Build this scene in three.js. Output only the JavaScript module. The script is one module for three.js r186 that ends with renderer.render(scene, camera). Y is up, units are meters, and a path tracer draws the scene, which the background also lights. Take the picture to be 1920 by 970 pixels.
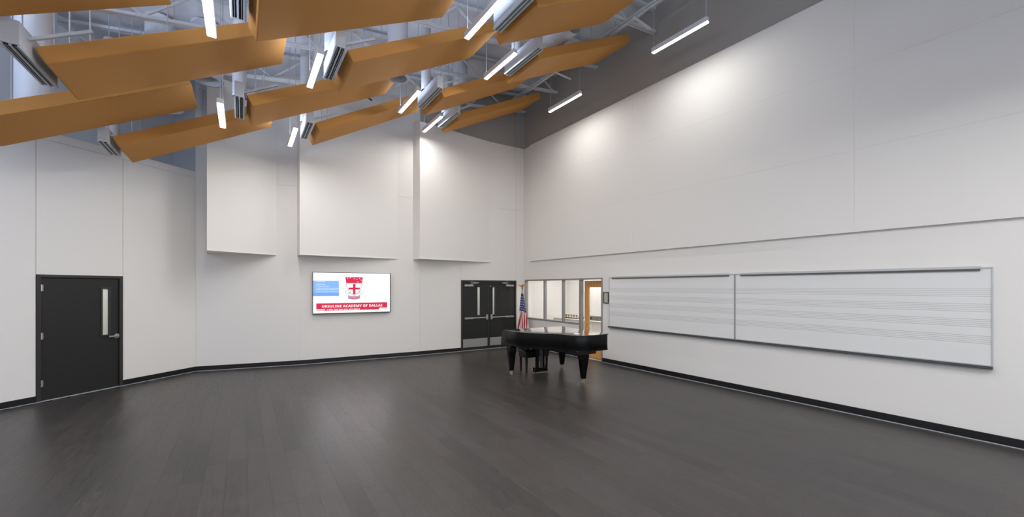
import * as THREE from 'three';
import { RoundedBoxGeometry } from 'three/addons/geometries/RoundedBoxGeometry.js';
import { mergeGeometries, toCreasedNormals } from 'three/addons/utils/BufferGeometryUtils.js';
import { RectAreaLightUniformsLib } from 'three/addons/lights/RectAreaLightUniformsLib.js';

// ---------------------------------------------------------------- camera, light, exposure
// Plan axes: x runs towards the whiteboard wall, -z runs along it into the room; the camera stands at x = z = 0.
const scene = new THREE.Scene();
scene.background = new THREE.Color(0.55, 0.62, 0.72);               // overcast daylight, met only through the added rear window
const EYE = 1.95, FOCAL = 700, HORIZON = 538.7;
const camera = new THREE.PerspectiveCamera(2 * Math.atan(HORIZON / FOCAL) * 180 / Math.PI, 1920 / (2 * HORIZON), 0.05, 80);
camera.setViewOffset(1920, 2 * HORIZON, 0, 0, 1920, 970);          // shift lens: verticals stay upright
camera.position.set(0, EYE, 0);
camera.rotation.y = -35.808 * Math.PI / 180;
scene.add(camera);
const renderer = new THREE.WebGLRenderer({ antialias: true });
renderer.toneMapping = THREE.LinearToneMapping;
renderer.toneMappingExposure = 1.93;
renderer.shadowMap.enabled = true;
RectAreaLightUniformsLib.init();
const LAMP_NITS = 58, UP_FILL_NITS = 36, LAMP_GLOW = 3.2, OFFICE_NITS = 5.4, HALL_NITS = 6, WINDOW_FILL_NITS = 0.9;

// ---------------------------------------------------------------- helpers
let seed = 12345;
const rnd = () => (seed = (seed * 1664525 + 1013904223) >>> 0) / 4294967296;
const used = {};
function numbered(n) { const k = used[n] = (used[n] ?? -1) + 1; return k ? `${n}_${String(k).padStart(3, '0')}` : n; }
function tag(o, label, category, group) { o.userData.label = label; if (category) o.userData.category = category; if (group) o.userData.group = group; return o; }
function mesh(name, geometry, material, parent) {
  const m = new THREE.Mesh(Array.isArray(geometry) ? mergeGeometries(geometry.map(g => g.index ? g.toNonIndexed() : g)) : geometry, material);
  m.castShadow = m.receiveShadow = true;
  m.name = parent ? name : numbered(name);
  (parent ?? scene).add(m);
  return m;
}
function part(name, geometry, material, parent, label) { const m = mesh(name, geometry, material, parent); if (label) m.userData.label = label; return m; }
function thing(name, label, category, [x, y, z] = [0, 0, 0], turn = 0, group) {
  const o = new THREE.Group(); o.name = numbered(name); o.position.set(x, y, z); o.rotation.y = turn; scene.add(o);
  return tag(o, label, category, group);
}
function structure(name, label, geometry, material) {
  const o = geometry ? mesh(name, geometry, material) : (() => { const g = new THREE.Group(); g.name = numbered(name); scene.add(g); return g; })();
  o.userData.kind = 'structure'; if (label) o.userData.label = label;
  return o;
}
const box = (w, h, d, x = 0, y = 0, z = 0) => new THREE.BoxGeometry(w, h, d).translate(x, y, z);
const rbox = (w, h, d, x = 0, y = 0, z = 0, r = 0.004, s = 1) => new RoundedBoxGeometry(w, h, d, s, Math.min(r, w / 2.1, h / 2.1, d / 2.1)).translate(x, y, z);
const span = (x0, x1, y0, y1, z0, z1, r) => (r ? rbox : box)(x1 - x0, y1 - y0, z1 - z0, (x0 + x1) / 2, (y0 + y1) / 2, (z0 + z1) / 2, r);
const cyl = (r0, r1, h, n = 20, x = 0, y = 0, z = 0) => new THREE.CylinderGeometry(r1, r0, h, n).translate(x, y + h / 2, z);
function bar(a, b, w, h = w) {                                        // a square bar between two points
  const A = new THREE.Vector3(...a), B = new THREE.Vector3(...b), d = B.clone().sub(A);
  const g = new THREE.BoxGeometry(w, d.length(), h);
  g.applyQuaternion(new THREE.Quaternion().setFromUnitVectors(new THREE.Vector3(0, 1, 0), d.clone().normalize()));
  return g.translate(...A.add(B).multiplyScalar(0.5).toArray());
}
function rod(a, b, r, n = 8) {
  const A = new THREE.Vector3(...a), B = new THREE.Vector3(...b), d = B.clone().sub(A);
  const g = new THREE.CylinderGeometry(r, r, d.length(), n);
  g.applyQuaternion(new THREE.Quaternion().setFromUnitVectors(new THREE.Vector3(0, 1, 0), d.clone().normalize()));
  return g.translate(...A.add(B).multiplyScalar(0.5).toArray());
}
function tube(points, r, n = 10, seg = 40) { return new THREE.TubeGeometry(new THREE.CatmullRomCurve3(points.map(p => new THREE.Vector3(...p))), seg, r, n); }
function shapeOf(points, holes = []) {
  const s = new THREE.Shape(points.map(p => new THREE.Vector2(...p)));
  for (const h of holes) s.holes.push(new THREE.Path(h.map(p => new THREE.Vector2(...p))));
  return s;
}
const rect = (x0, x1, y0, y1) => [[x0, y0], [x1, y0], [x1, y1], [x0, y1]];
const extrude = (points, depth, holes, bevel = 0) => new THREE.ExtrudeGeometry(shapeOf(points, holes), bevel ? { depth: depth - 2 * bevel, bevelEnabled: true, bevelSize: bevel, bevelThickness: bevel, bevelSegments: 2, bevelOffset: -bevel } : { depth, bevelEnabled: false }).translate(0, 0, bevel);
// a plan polygon [x, e] (e = -z) extruded from y0 to y1
function prism(points, y0, y1) { return new THREE.ExtrudeGeometry(shapeOf(points), { depth: y1 - y0, bevelEnabled: false }).rotateX(-Math.PI / 2).translate(0, y0, 0); }

// ---------------------------------------------------------------- procedural materials
function noiseTexture(w, h, fn, srgb = false) {
  const a = new Uint8Array(w * h * 4);
  for (let j = 0; j < h; j++) for (let i = 0; i < w; i++) { const c = fn(i, j, i / w, j / h), k = (j * w + i) * 4; if (Array.isArray(c)) { a[k] = c[0]; a[k + 1] = c[1]; a[k + 2] = c[2]; } else a[k] = a[k + 1] = a[k + 2] = c; a[k + 3] = 255; }
  const t = new THREE.DataTexture(a, w, h); t.wrapS = t.wrapT = THREE.RepeatWrapping; t.magFilter = THREE.LinearFilter; t.minFilter = THREE.LinearMipmapLinearFilter; t.generateMipmaps = true;
  if (srgb) t.colorSpace = THREE.SRGBColorSpace; t.needsUpdate = true; return t;
}
function lattice(n) { const v = Float32Array.from({ length: n * n }, rnd); return (x, y) => { const xi = Math.floor(x), yi = Math.floor(y), fx = x - xi, fy = y - yi, s = t => t * t * (3 - 2 * t), g = (a, b) => v[(((b % n) + n) % n) * n + (((a % n) + n) % n)]; const u = s(fx), w = s(fy); return (g(xi, yi) * (1 - u) + g(xi + 1, yi) * u) * (1 - w) + (g(xi, yi + 1) * (1 - u) + g(xi + 1, yi + 1) * u) * w; }; }
const nz = lattice(64);
const paintBump = noiseTexture(256, 256, (i, j) => 110 + 90 * (0.5 * nz(i / 4, j / 4) + 0.3 * nz(i / 2 + 9, j / 2) + 0.2 * rnd()));
paintBump.repeat.set(3, 3);
const weaveBump = noiseTexture(128, 128, (i, j) => 128 + 60 * Math.sin(i * Math.PI / 4) * Math.sin(j * Math.PI / 4) + 40 * (rnd() - 0.5));
weaveBump.repeat.set(6, 6);
const brushed = noiseTexture(128, 256, (i, j) => 150 + 60 * nz(i / 30, j / 1.3));
const std = o => new THREE.MeshStandardMaterial(o);
const paint = (hex, o = {}) => std({ color: hex, roughness: 0.78, bumpMap: paintBump, bumpScale: 0.0006, ...o });
const M = {
  wall: paint(0xe9e4dd), wallPanel: paint(0xe9e4dd), soffit: paint(0xeae5de), upper: paint(0xc6c9cc), greyUpper: paint(0xa8a29b), office: paint(0xeceae6),
  deck: paint(0xdfe4ec, { roughness: 0.7 }), joist: paint(0xd6d9dd, { roughness: 0.55 }), duct: std({ color: 0xe4e9f0, roughness: 0.5, metalness: 0.1, bumpMap: brushed, bumpScale: 0.001 }),
  flex: paint(0xd6dade), darkSlot: std({ color: 0x0b0b0c, roughness: 0.9 }), plenum: paint(0xc5cad0, { roughness: 0.55 }), cable: std({ color: 0xbfc4c9, roughness: 0.5, metalness: 0.3 }),
  black: std({ color: 0x0a0a0b, roughness: 0.6, bumpMap: paintBump, bumpScale: 0.0003 }),
  gold: std({ color: 0xc58a45, roughness: 0.85, bumpMap: weaveBump, bumpScale: 0.0006 }),
  goldTop: std({ color: 0xb9b49c, roughness: 0.85 }),
  base: std({ color: 0x101012, roughness: 0.45, bumpMap: paintBump, bumpScale: 0.0003 }), strip: std({ color: 0xa9aaac, roughness: 0.5 }),
  doorBlack: std({ color: 0x1d1d1b, roughness: 0.5, bumpMap: paintBump, bumpScale: 0.0004 }), doorFrame: std({ color: 0x2f2c2a, roughness: 0.48, bumpMap: paintBump, bumpScale: 0.0004 }),
  steel: std({ color: 0xb9b8b4, roughness: 0.34, metalness: 0.75, roughnessMap: brushed }), steelFlat: std({ color: 0xb4b2ac, roughness: 0.45, metalness: 0.5, roughnessMap: brushed }),
  frameGrey: paint(0x8e8b88, { roughness: 0.5 }), sill: paint(0x8f8d8a, { roughness: 0.5 }),
  glass: new THREE.MeshPhysicalMaterial({ color: 0xffffff, roughness: 0.02, transmission: 1, thickness: 0, ior: 1.45 }),
  frosted: new THREE.MeshPhysicalMaterial({ color: 0xe6eae6, roughness: 0.7, transmission: 0.9, thickness: 0, ior: 1.45 }),
  polish: new THREE.MeshPhysicalMaterial({ color: 0x040404, roughness: 0.16, clearcoat: 1, clearcoatRoughness: 0.04, bumpMap: paintBump, bumpScale: 0.00005 }),
  lacquer: new THREE.MeshPhysicalMaterial({ color: 0x040404, roughness: 0.3, specularIntensity: 0.5, bumpMap: paintBump, bumpScale: 0.00005 }),
  ebony: std({ color: 0x060505, roughness: 0.3, bumpMap: paintBump, bumpScale: 0.0001 }),
  brass: std({ color: 0xd2c6ad, roughness: 0.35, metalness: 0.7, roughnessMap: brushed }), cupGold: std({ color: 0xa88438, roughness: 0.4, metalness: 0.6, roughnessMap: brushed }), goldMetal: std({ color: 0x9a7434, roughness: 0.35, metalness: 0.85, roughnessMap: brushed }),
  leather: std({ color: 0x0b0b0c, roughness: 0.32, bumpMap: paintBump, bumpScale: 0.0006 }),
  rubber: std({ color: 0x0c0c0c, roughness: 0.8 }),
  boardFrame: std({ color: 0xc4c4c4, roughness: 0.45, metalness: 0.2, bumpMap: paintBump, bumpScale: 0.0002 }), tray: std({ color: 0x5a5a5a, roughness: 0.45, metalness: 0.4, roughnessMap: brushed }), railStrip: std({ color: 0x5f5d59, roughness: 0.9, bumpMap: weaveBump, bumpScale: 0.0005 }),
  counter: paint(0xd9d7d2), equipment: std({ color: 0x6d6c68, roughness: 0.6, bumpMap: paintBump, bumpScale: 0.0003 }), frameDark: std({ color: 0x3b372f, roughness: 0.5 }), subfloor: std({ color: 0x050505, roughness: 0.9 }),
};
const lampMat = new THREE.MeshStandardMaterial({ color: 0xffffff, emissive: 0xffffff, emissiveIntensity: LAMP_GLOW, roughness: 0.6 });
const addedUpMat = new THREE.MeshStandardMaterial({ color: 0xffffff, emissive: 0xdce8ff, emissiveIntensity: 0.8, roughness: 0.6 });  // glow of the uplights added on top of the pendants
const housingMat = paint(0xd8dadc, { roughness: 0.5 });

// ---------------------------------------------------------------- walls
const L0 = [-9, 4.985], V0 = [-0.886, 11.292], V1 = [1.162, 10.722], V2 = [4.115, 10.22], V3 = [7.6, 9.87];
const REAR = -6, DECK = d => 8.35 + 0.17 * (d - 7.6);
function wallFrame(A, B) {                                             // local axes on a wall: u along it, y up, z into the room
  const dx = B[0] - A[0], de = B[1] - A[1], L = Math.hypot(dx, de), U = [dx / L, de / L], turn = Math.atan2(U[1], U[0]);
  return { A, B, L, U, turn, pos: u => [A[0] + U[0] * u, 0, -(A[1] + U[1] * u)], local: g => g.rotateY(turn).translate(A[0], 0, -A[1]), deck: u => DECK(A[0] + U[0] * u) };
}
const WL = wallFrame(L0, V0), WA = wallFrame(V0, V1), WB = wallFrame(V1, V2), WC = wallFrame(V2, V3), WR = wallFrame(V3, [7.6, REAR]), WK = wallFrame([7.6, REAR], [-9, REAR]), WF = wallFrame([-9, REAR], L0);
const slab = (f, points, thick = 0.2, holes) => f.local(extrude(points, thick, holes).translate(0, 0, -thick));
const eR = e => V3[1] - e * 1.01333;                                             // distance along the right wall from the corner

// floor: sub-floor plus real planks laid along the whiteboard wall
const floor = structure('floor', 'dark grey plank floor of the music room', prism([[-9.3, REAR - 0.3], [9.9, REAR - 0.3], [9.9, 12.6], [-9.3, 12.6]], -0.12, -0.006), M.subfloor);
{
  const W = 1024, H = 1024, rows = 8, fine = lattice(64), tones = [0.95, 1.04, 0.99, 1.02, 0.91, 1.0, 1.06, 0.97];
  const tints = [[1.06, .98, .93], [1.06, .975, .93], [1.05, .98, .945], [1.07, .975, .925], [1.05, .985, .945], [1.07, .98, .92], [1.06, .975, .94], [1.06, .985, .94]];
  const grain = (i, j) => { const r = Math.floor(j / (H / rows)); return 0.55 * fine(i / 90 + r * 7, j / 5) + 0.3 * fine(i / 34 + 5, j / 2.2) + 0.15 * fine(i / 14, j / 9 + r * 3); };
  const map = noiseTexture(W, H, (i, j) => { const r = Math.floor(j / (H / rows)), q = grain(i, j), g = tones[r] * (0.74 + 0.46 * q + 0.1 * nz(i / 60 + r * 11, j / 24)) * (nz(i / 9 + 3 * r, j / 3.1) > 0.86 ? 0.82 : 1); return tints[r].map(t => Math.min(255, 54 * g * t)); }, true);
  const rough = noiseTexture(W, H, (i, j) => 70 + 44 * grain(i, j));
  const plankMat = std({ map, roughness: 1.0, roughnessMap: rough, bumpMap: rough, bumpScale: 0.0006 });
  M.plank = plankMat;
  const PW = 0.18, PL = 1.22, gap = 0.0007, variants = [];
  for (let r = 0; r < rows; r++) {
    const g = box(PW - gap, 0.006, PL - gap), p = g.attributes.position, uv = g.attributes.uv;
    for (let k = 0; k < p.count; k++) uv.setXY(k, 0.05 + (p.getZ(k) / PL + 0.5) * 0.9, (r + 0.06 + (p.getX(k) / PW + 0.5) * 0.88) / rows);
    variants.push(g);
  }
  const edge = (d) => { // farthest e inside the room at this d
    if (d < V0[0]) return V0[1] + (d - V0[0]) * (V0[1] - L0[1]) / (V0[0] - L0[0]);
    for (const [a, b] of [[V0, V1], [V1, V2], [V2, V3]]) if (d <= b[0]) return a[1] + (d - a[0]) * (b[1] - a[1]) / (b[0] - a[0]);
    return V3[1];
  };
  const s = Math.sin(35.808 * Math.PI / 180), c = Math.cos(35.808 * Math.PI / 180), near = [], rest = [];
  for (let d = 7.6 - PW / 2, col = 0; d > -9; d -= PW, col++) {
    const off = ((col * 0.37 + 0.21 * Math.sin(col * 2.3)) % 1) * PL;
    for (let e = -6 + off - PL; e < 12; e += PL) {
      const far = Math.min(edge(d - PW / 2), edge(d + PW / 2)) - 0.001;
      const a = Math.max(e - PL / 2, REAR + 0.005), b = Math.min(e + PL / 2, far);
      if (b - a < 0.08) continue;
      const X = d * c - e * s, Z = d * s + e * c, inView = Z > 2.9 && Math.abs(X / Z) < 1.5;
      (inView ? near : rest).push({ d, e: (a + b) / 2, k: (b - a) / PL, Z: inView ? Z : 99, v: Math.floor(rnd() * rows) });
    }
  }
  near.sort((p, q) => p.Z - q.Z);
  rest.push(...near.splice(300));
  for (const p of near) { const m = part('plank', variants[p.v], plankMat, floor); m.position.set(p.d, -0.003, -p.e); m.scale.z = p.k; }
  const more = part('plank_field', rest.map(p => variants[p.v].clone().scale(1, 1, p.k).translate(p.d, -0.003, -p.e)), plankMat, floor);
  more.userData.kind = 'stuff';
}

// left wall: lower wall to 4.62 m with joints, recessed upper wall behind its ledge
const UPPER_FROM = 6.55;                                                   // upper_wall parts start here, grey on the double-door and right walls
const TOPL = 4.62, JOINT = 4.48;
const dl0 = 7.822, dl1 = 8.955, DH = 2.165;
const wallLeft = structure('wall_left', 'angled white wall with the single black door', slab(WL, [[0, 0], [dl0, 0], [dl0, DH], [dl1, DH], [dl1, 0], [WL.L, 0], [WL.L, TOPL], [0, TOPL]], 0.2), M.wall);
{
  const g = 0.008, t = 0.012, put = (pts) => part('wall_panel', WL.local(extrude(pts, t)), M.wallPanel, wallLeft);
  put(rect(0.0, 4.0 - g, 0, JOINT - g)); put(rect(4.0, dl0 - g, 0, JOINT - g));
  put(rect(dl0, dl1, DH + 0.0, JOINT - g)); put(rect(dl1 + g, WL.L - 0.003, 0, JOINT - g)); put(rect(0, WL.L - 0.003, JOINT, TOPL));
}
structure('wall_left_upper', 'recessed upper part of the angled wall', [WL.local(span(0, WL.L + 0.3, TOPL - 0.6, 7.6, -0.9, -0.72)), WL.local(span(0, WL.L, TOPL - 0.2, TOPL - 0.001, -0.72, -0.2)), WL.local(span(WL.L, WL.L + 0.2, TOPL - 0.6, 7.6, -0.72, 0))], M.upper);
// back wall in three straight runs
const topped = (f, u0 = 0, u1 = f.L) => [[u1, f.deck(u1)], [u0, f.deck(u0)]];
const wallBack = structure('wall_back', 'white back wall behind the television', [slab(WA, [[0, 0], [WA.L, 0], ...topped(WA)]), slab(WB, [[0, 0], [WB.L, 0], ...topped(WB)])], M.wall);
const dd0 = 1.258, dd1 = 3.205;
const wallEnd = structure('wall_back_right', 'white back wall with the double doors', slab(WC, [[0, 0], [dd0, 0], [dd0, DH], [dd1, DH], [dd1, 0], [WC.L, 0], ...topped(WC)]), M.wall);
for (const [f, cuts, parent] of [[WA, [0, WA.L], wallBack], [WB, [0, WB.L], wallBack], [WC, [0, dd0, dd1, WC.L], wallEnd]]) {
  const g = 0.006, t = 0.010;
  for (let k = 0; k + 1 < cuts.length; k++) {
    const a = cuts[k] + (k ? g : 0.012), b = cuts[k + 1] - (k + 2 < cuts.length ? 0 : 0.012), low = parent === wallEnd && k === 1 ? DH : 0;
    part('wall_panel', f.local(extrude(rect(a, b, low, JOINT - g), t)), M.wallPanel, parent);
    part('wall_panel', f.local(extrude(rect(a, b, JOINT, UPPER_FROM), t)), M.wallPanel, parent);
    part('upper_wall', f.local(extrude([[a, UPPER_FROM], [b, UPPER_FROM], [b, f.deck(b) - 0.02], [a, f.deck(a) - 0.02]], t)), parent === wallEnd ? M.greyUpper : M.wall, parent, parent === wallEnd ? 'grey upper wall' : undefined);
  }
}
// right wall with the office window and doorway cut through it, and thick acoustic panels above
const w0 = 0.07, w1 = V3[1] - 7.335, q0 = V3[1] - 7.265, q1 = V3[1] - 6.5, HEAD = 2.195, SILL = 0.915;
const wallRight = structure('wall_right', 'tall white wall with whiteboards and office window', slab(WR, [[0, 0], [q0 - 0.03, 0], [q0 - 0.03, SILL], [w0, SILL], [w0, HEAD], [q1, HEAD], [q1, 0], [WR.L, 0], ...topped(WR)], 0.15), M.wall);
{
  const us = [eR(9.37), eR(5.46), eR(1.54), eR(-2.4), WR.L - 0.02], ys = [2.79, 4.043, 5.297, 6.55], g = 0.0015;
  for (let i = 0; i < 4; i++) for (let j = 0; j < 3; j++) part('wall_panel', WR.local(span(us[i] + (i ? g : 0), us[i + 1], ys[j] + (j ? g : 0), ys[j + 1], 0.001, 0.05)), M.wallPanel, wallRight);
}
const RW = [1.4, 15.2, 0.7, 3.0];                                      // opening for the unseen rear window, added as cool fill
part('upper_wall', WR.local(extrude([[0.02, UPPER_FROM], [WR.L - 0.02, UPPER_FROM], [WR.L - 0.02, DECK(7.6) - 0.03], [0.02, DECK(7.6) - 0.03]], 0.01)), M.greyUpper, wallRight, 'grey upper wall');
structure('wall_rear', 'white wall with the added wide window behind the viewpoint', slab(WK, [[0, 0], [WK.L, 0], ...topped(WK)], 0.2, [rect(...RW)]), M.wall);
{
  const w = structure('added_window_2', 'wide unseen window added behind the viewpoint as fill light'); w.position.set(...WK.pos(0)); w.rotation.y = WK.turn;
  part('window_frame', extrude(rect(RW[0], RW[1], RW[2], RW[3]), 0.12, [0, 1, 2, 3].map(k => { const q = (RW[1] - RW[0]) / 4; return rect(RW[0] + k * q + 0.04, RW[0] + (k + 1) * q - 0.04, RW[2] + 0.06, RW[3] - 0.06); })).translate(0, 0, -0.16), M.frameGrey, w);
  for (let k = 0; k < 4; k++) { const q = (RW[1] - RW[0]) / 4; part('pane', span(RW[0] + k * q + 0.04, RW[0] + (k + 1) * q - 0.04, RW[2] + 0.06, RW[3] - 0.06, -0.11, -0.104), M.glass, w); }
  const a = new THREE.RectAreaLight(0xe2ecff, WINDOW_FILL_NITS, RW[1] - RW[0] - 0.1, RW[3] - RW[2] - 0.1); a.position.set((RW[0] + RW[1]) / 2, (RW[2] + RW[3]) / 2, 0.01); a.rotation.y = Math.PI; w.add(a);  // area light in the added window, cool fill for the whole room
}
structure('wall_side', 'plain white side wall out of the picture', slab(WF, [[0, 0], [WF.L, 0], ...topped(WF)]), M.wall);
// ceiling: painted roof deck
structure('ceiling', 'sloping painted steel roof deck', new THREE.ExtrudeGeometry(shapeOf([[-10.5, DECK(-10.5)], [8, DECK(8)], [8, DECK(8) + 0.2], [-10.5, DECK(-10.5) + 0.2]]), { depth: 19.4, bevelEnabled: false }).translate(0, 0, -13), M.deck);

// baseboards: black cove base with a pale strip at the floor
function baseboard(name, f, runs, label) {
  const s = structure(name, label, runs.map(([a, b]) => f.local(span(a, b, 0.012, 0.115, 0.012, 0.026, 0.004))), M.base);
  part('floor_strip', runs.map(([a, b]) => f.local(span(a, b, 0.0, 0.012, 0.012, 0.034, 0.003))), M.strip, s, 'thin pale strip at the foot of the base');
}
baseboard('baseboard_left', WL, [[0, dl0], [dl1, WL.L - 0.004]], 'black baseboard along the angled wall');
baseboard('baseboard_back', WA, [[0.004, WA.L]], 'black baseboard below the left acoustic wedge');
baseboard('baseboard_back_middle', WB, [[0, WB.L]], 'black baseboard below the television');
baseboard('baseboard_back_right', WC, [[0, dd0], [dd1, WC.L - 0.03]], 'black baseboard beside the double doors');
baseboard('baseboard_right', WR, [[0.03, q0 - 0.06], [q1, WR.L]], 'black baseboard below the whiteboards');

// ---------------------------------------------------------------- acoustic wedges on the back wall
const offsetIn = (f, u, t) => [f.A[0] + f.U[0] * u + f.U[1] * t, f.A[1] + f.U[1] * u - f.U[0] * t];
function wedge(label, poly, top) {
  const y0 = 2.735, t = thing('acoustic_wedge', label, 'acoustic panel', [poly[0][0], y0, -poly[0][1]], 0, 'white acoustic wedges on the back wall');
  const rel = poly.map(([x, e]) => [x - poly[0][0], e - poly[0][1]]);
  part('wedge_body', prism(rel, 0, top - y0), M.soffit, t);
  const n = rel.length, lip = rel.slice(0, 3).map(p => [p[0], p[1] - 0.006]);
  part('edge_trim', [bar([lip[1][0], 0.006, -lip[1][1]], [lip[2][0], 0.006, -lip[2][1]], 0.014, 0.012)], M.wallPanel, t);
}
wedge('white acoustic wedge at left, above and left of the television', [offsetIn(WA, 0.22, 0.011), [-0.62, 10.29], offsetIn(WA, 1.62, 0.011)], 6.55);
wedge('white acoustic wedge directly above the television', [offsetIn(WA, 2.07, 0.011), [1.119, 10.33], offsetIn(WB, 2.37, 0.011), offsetIn(WB, 0.015, 0.011)], 6.55);
wedge('white acoustic wedge above the double doors', [offsetIn(WB, 2.80, 0.011), [3.985, 9.88], offsetIn(WC, 2.27, 0.011), offsetIn(WC, 0.015, 0.011)], 6.55);

// ---------------------------------------------------------------- doors
function hinge(y, x, parent) { part('hinge', [cyl(0.009, 0.009, 0.115, 10, x, y - 0.057, 0.02), box(0.034, 0.112, 0.004, x + 0.008, y, 0.012)], M.steel, parent, 'satin steel hinge'); }
function visionLite(parent, x0, x1, y0, y1) {
  part('lite_frame', extrude(rect(x0 - 0.028, x1 + 0.028, y0 - 0.028, y1 + 0.028), 0.014, [rect(x0, x1, y0, y1)], 0.003).translate(0, 0, -0.006), M.doorFrame, parent);
  part('pane', span(x0 - 0.005, x1 + 0.005, y0 - 0.005, y1 + 0.005, -0.031, -0.027), M.frosted, parent, 'narrow frosted glass lite');
}
function jambs(f, u0, u1, y1, parent, w = 0.05) {
  const fr = extrude([[0, 0], [w, 0], [w, y1 - w], [u1 - u0 - w, y1 - w], [u1 - u0 - w, 0], [u1 - u0, 0], [u1 - u0, y1], [0, y1]], 0.135, undefined, 0.003).translate(0, 0, -0.11);
  const frame = part('door_frame', fr, M.doorFrame, parent);
  part('door_stop', extrude([[w - 0.002, 0], [w + 0.02, 0], [w + 0.02, y1 - w - 0.02], [u1 - u0 - w - 0.02, y1 - w - 0.02], [u1 - u0 - w - 0.02, 0], [u1 - u0 - w + 0.002, 0], [u1 - u0 - w + 0.002, y1 - w + 0.002], [w - 0.002, y1 - w + 0.002]], 0.05).translate(0, 0, -0.1), M.doorFrame, frame);
}
{
  const d = structure('door_1', 'single black door with narrow glass lite in the angled wall');
  d.position.set(...WL.pos(dl0)); d.rotation.y = WL.turn;
  const w = dl1 - dl0;
  jambs(WL, dl0, dl1, DH, d);
  const leaf = part('door_leaf', extrude(rect(0.054, w - 0.054, 0.012, DH - 0.054), 0.045, [rect(0.845, 0.933, 1.04, 1.915)], 0.002).translate(0, 0, -0.048), M.doorBlack, d);
  visionLite(leaf, 0.845, 0.933, 1.04, 1.915);
  for (const y of [1.938, 1.115, 0.309]) hinge(y, 0.056, d);
  const lv = part('lever_handle', [cyl(0.046, 0.046, 0.014, 24).rotateX(Math.PI / 2), cyl(0.012, 0.012, 0.05, 12).rotateX(Math.PI / 2), rbox(0.15, 0.03, 0.02, -0.06, 0, 0.055, 0.008), rbox(0.03, 0.06, 0.014, 0, 0, 0.02, 0.006)], M.steel, leaf, 'satin steel lever handle');
  lv.position.set(1.045, 1.0, 0);
  part('threshold', span(0.0, w, 0, 0.012, -0.12, 0.03, 0.003), M.strip, d);
}
{
  const d = structure('door_2', 'pair of black double doors with push bars and kick plates');
  d.position.set(...WC.pos(dd0)); d.rotation.y = WC.turn;
  const w = dd1 - dd0, mid = 0.945;
  jambs(WC, dd0, dd1, DH, d);
  part('centre_post', span(mid - 0.02, mid + 0.02, 0.01, DH - 0.05, -0.07, -0.004, 0.003), M.doorFrame, d);
  for (const [x0, x1, side] of [[0.054, mid - 0.024, 1], [mid + 0.024, w - 0.054, -1]]) {
    const lx = side > 0 ? [0.555, 0.645] : [1.085, 1.16];
    const leaf = part('door_leaf', extrude(rect(x0, x1, 0.012, DH - 0.054), 0.045, [rect(lx[0], lx[1], 1.08, 1.945)], 0.002).translate(0, 0, -0.048), M.doorBlack, d);
    visionLite(leaf, lx[0], lx[1], 1.08, 1.945);
    part('kick_plate', span(x0 + 0.02, x1 - 0.02, 0.1, 0.355, -0.003, 0.003, 0.001), M.steelFlat, leaf, 'steel kick plate');
    const hingeX = side > 0 ? x0 : x1, latchX = side > 0 ? x1 - 0.055 : x0 + 0.055;
    part('push_bar', [rbox(x1 - x0 - 0.12, 0.034, 0.03, (x0 + x1) / 2, 1.0, 0.052, 0.008), rbox(0.3, 0.055, 0.045, hingeX + side * 0.21, 0.99, 0.028, 0.008)], M.steelFlat, leaf, 'steel push bar');
    part('latch_case', [rbox(0.07, 0.17, 0.06, latchX, 1.01, 0.03, 0.014)], M.steel, leaf, 'steel latch case');
    part('door_closer', [rbox(0.29, 0.06, 0.055, hingeX + side * 0.2, 2.0, 0.03, 0.008)], M.steelFlat, leaf, 'steel closer body');
    part('closer_arm', [bar([hingeX + side * 0.24, 2.04, 0.05], [hingeX + side * 0.52, 2.085, 0.075], 0.016, 0.008), bar([hingeX + side * 0.52, 2.085, 0.075], [hingeX + side * 0.26, 2.11, 0.03], 0.016, 0.008)], M.steelFlat, leaf);
  }
  part('door_viewer', cyl(0.018, 0.018, 0.012, 14).rotateX(Math.PI / 2).translate(mid + 0.055, 1.975, -0.003), M.steel, d);
  part('threshold', span(0.0, w, 0, 0.012, -0.12, 0.03, 0.003), M.strip, d);
}
// lit corridors behind the two black doors, so that their lites show light
for (const [f, u0, u1, n] of [[WL, dl0, dl1, 1], [WC, dd0, dd1, 2]]) {
  const o = extrude([[u0 - 0.6, -0.06], [u1 + 0.6, -0.06], [u1 + 0.6, 2.75], [u0 - 0.6, 2.75]], 1.2, [rect(u0 - 0.5, u1 + 0.5, 0, 2.65)]).translate(0, 0, -1.45);
  structure(`wall_corridor_${n}`, 'white corridor seen through the door glass', [f.local(o), f.local(span(u0 - 0.6, u1 + 0.6, -0.06, 2.75, -1.55, -1.45)), f.local(span(u0 - 0.6, u0 - 0.0, -0.06, 2.75, -0.25, -0.21)), f.local(span(u1, u1 + 0.6, -0.06, 2.75, -0.25, -0.21)), f.local(span(u0 - 0.6, u1 + 0.6, DH, 2.75, -0.25, -0.21))], M.office);
  const m = (u0 + u1) / 2, p = f.pos(m), N = [-f.U[1], f.U[0]];
  const c = [p[0] + N[0] * 0.85, 2.6, p[2] - N[1] * 0.85];
  const L = thing('corridor_ceiling_light', n === 1 ? 'flat ceiling light in the corridor behind the single door' : 'flat ceiling light in the corridor behind the double doors', 'ceiling light', c, f.turn);
  part('light_panel', rbox(0.6, 0.05, 0.6, 0, 0.025, 0), new THREE.MeshStandardMaterial({ color: 0xffffff, emissive: 0xffffff, emissiveIntensity: 1.5 }), L);
  const a = new THREE.RectAreaLight(0xffffff, HALL_NITS, 0.58, 0.58); a.rotation.x = -Math.PI / 2; a.position.y = -0.01; L.add(a);
}

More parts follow.
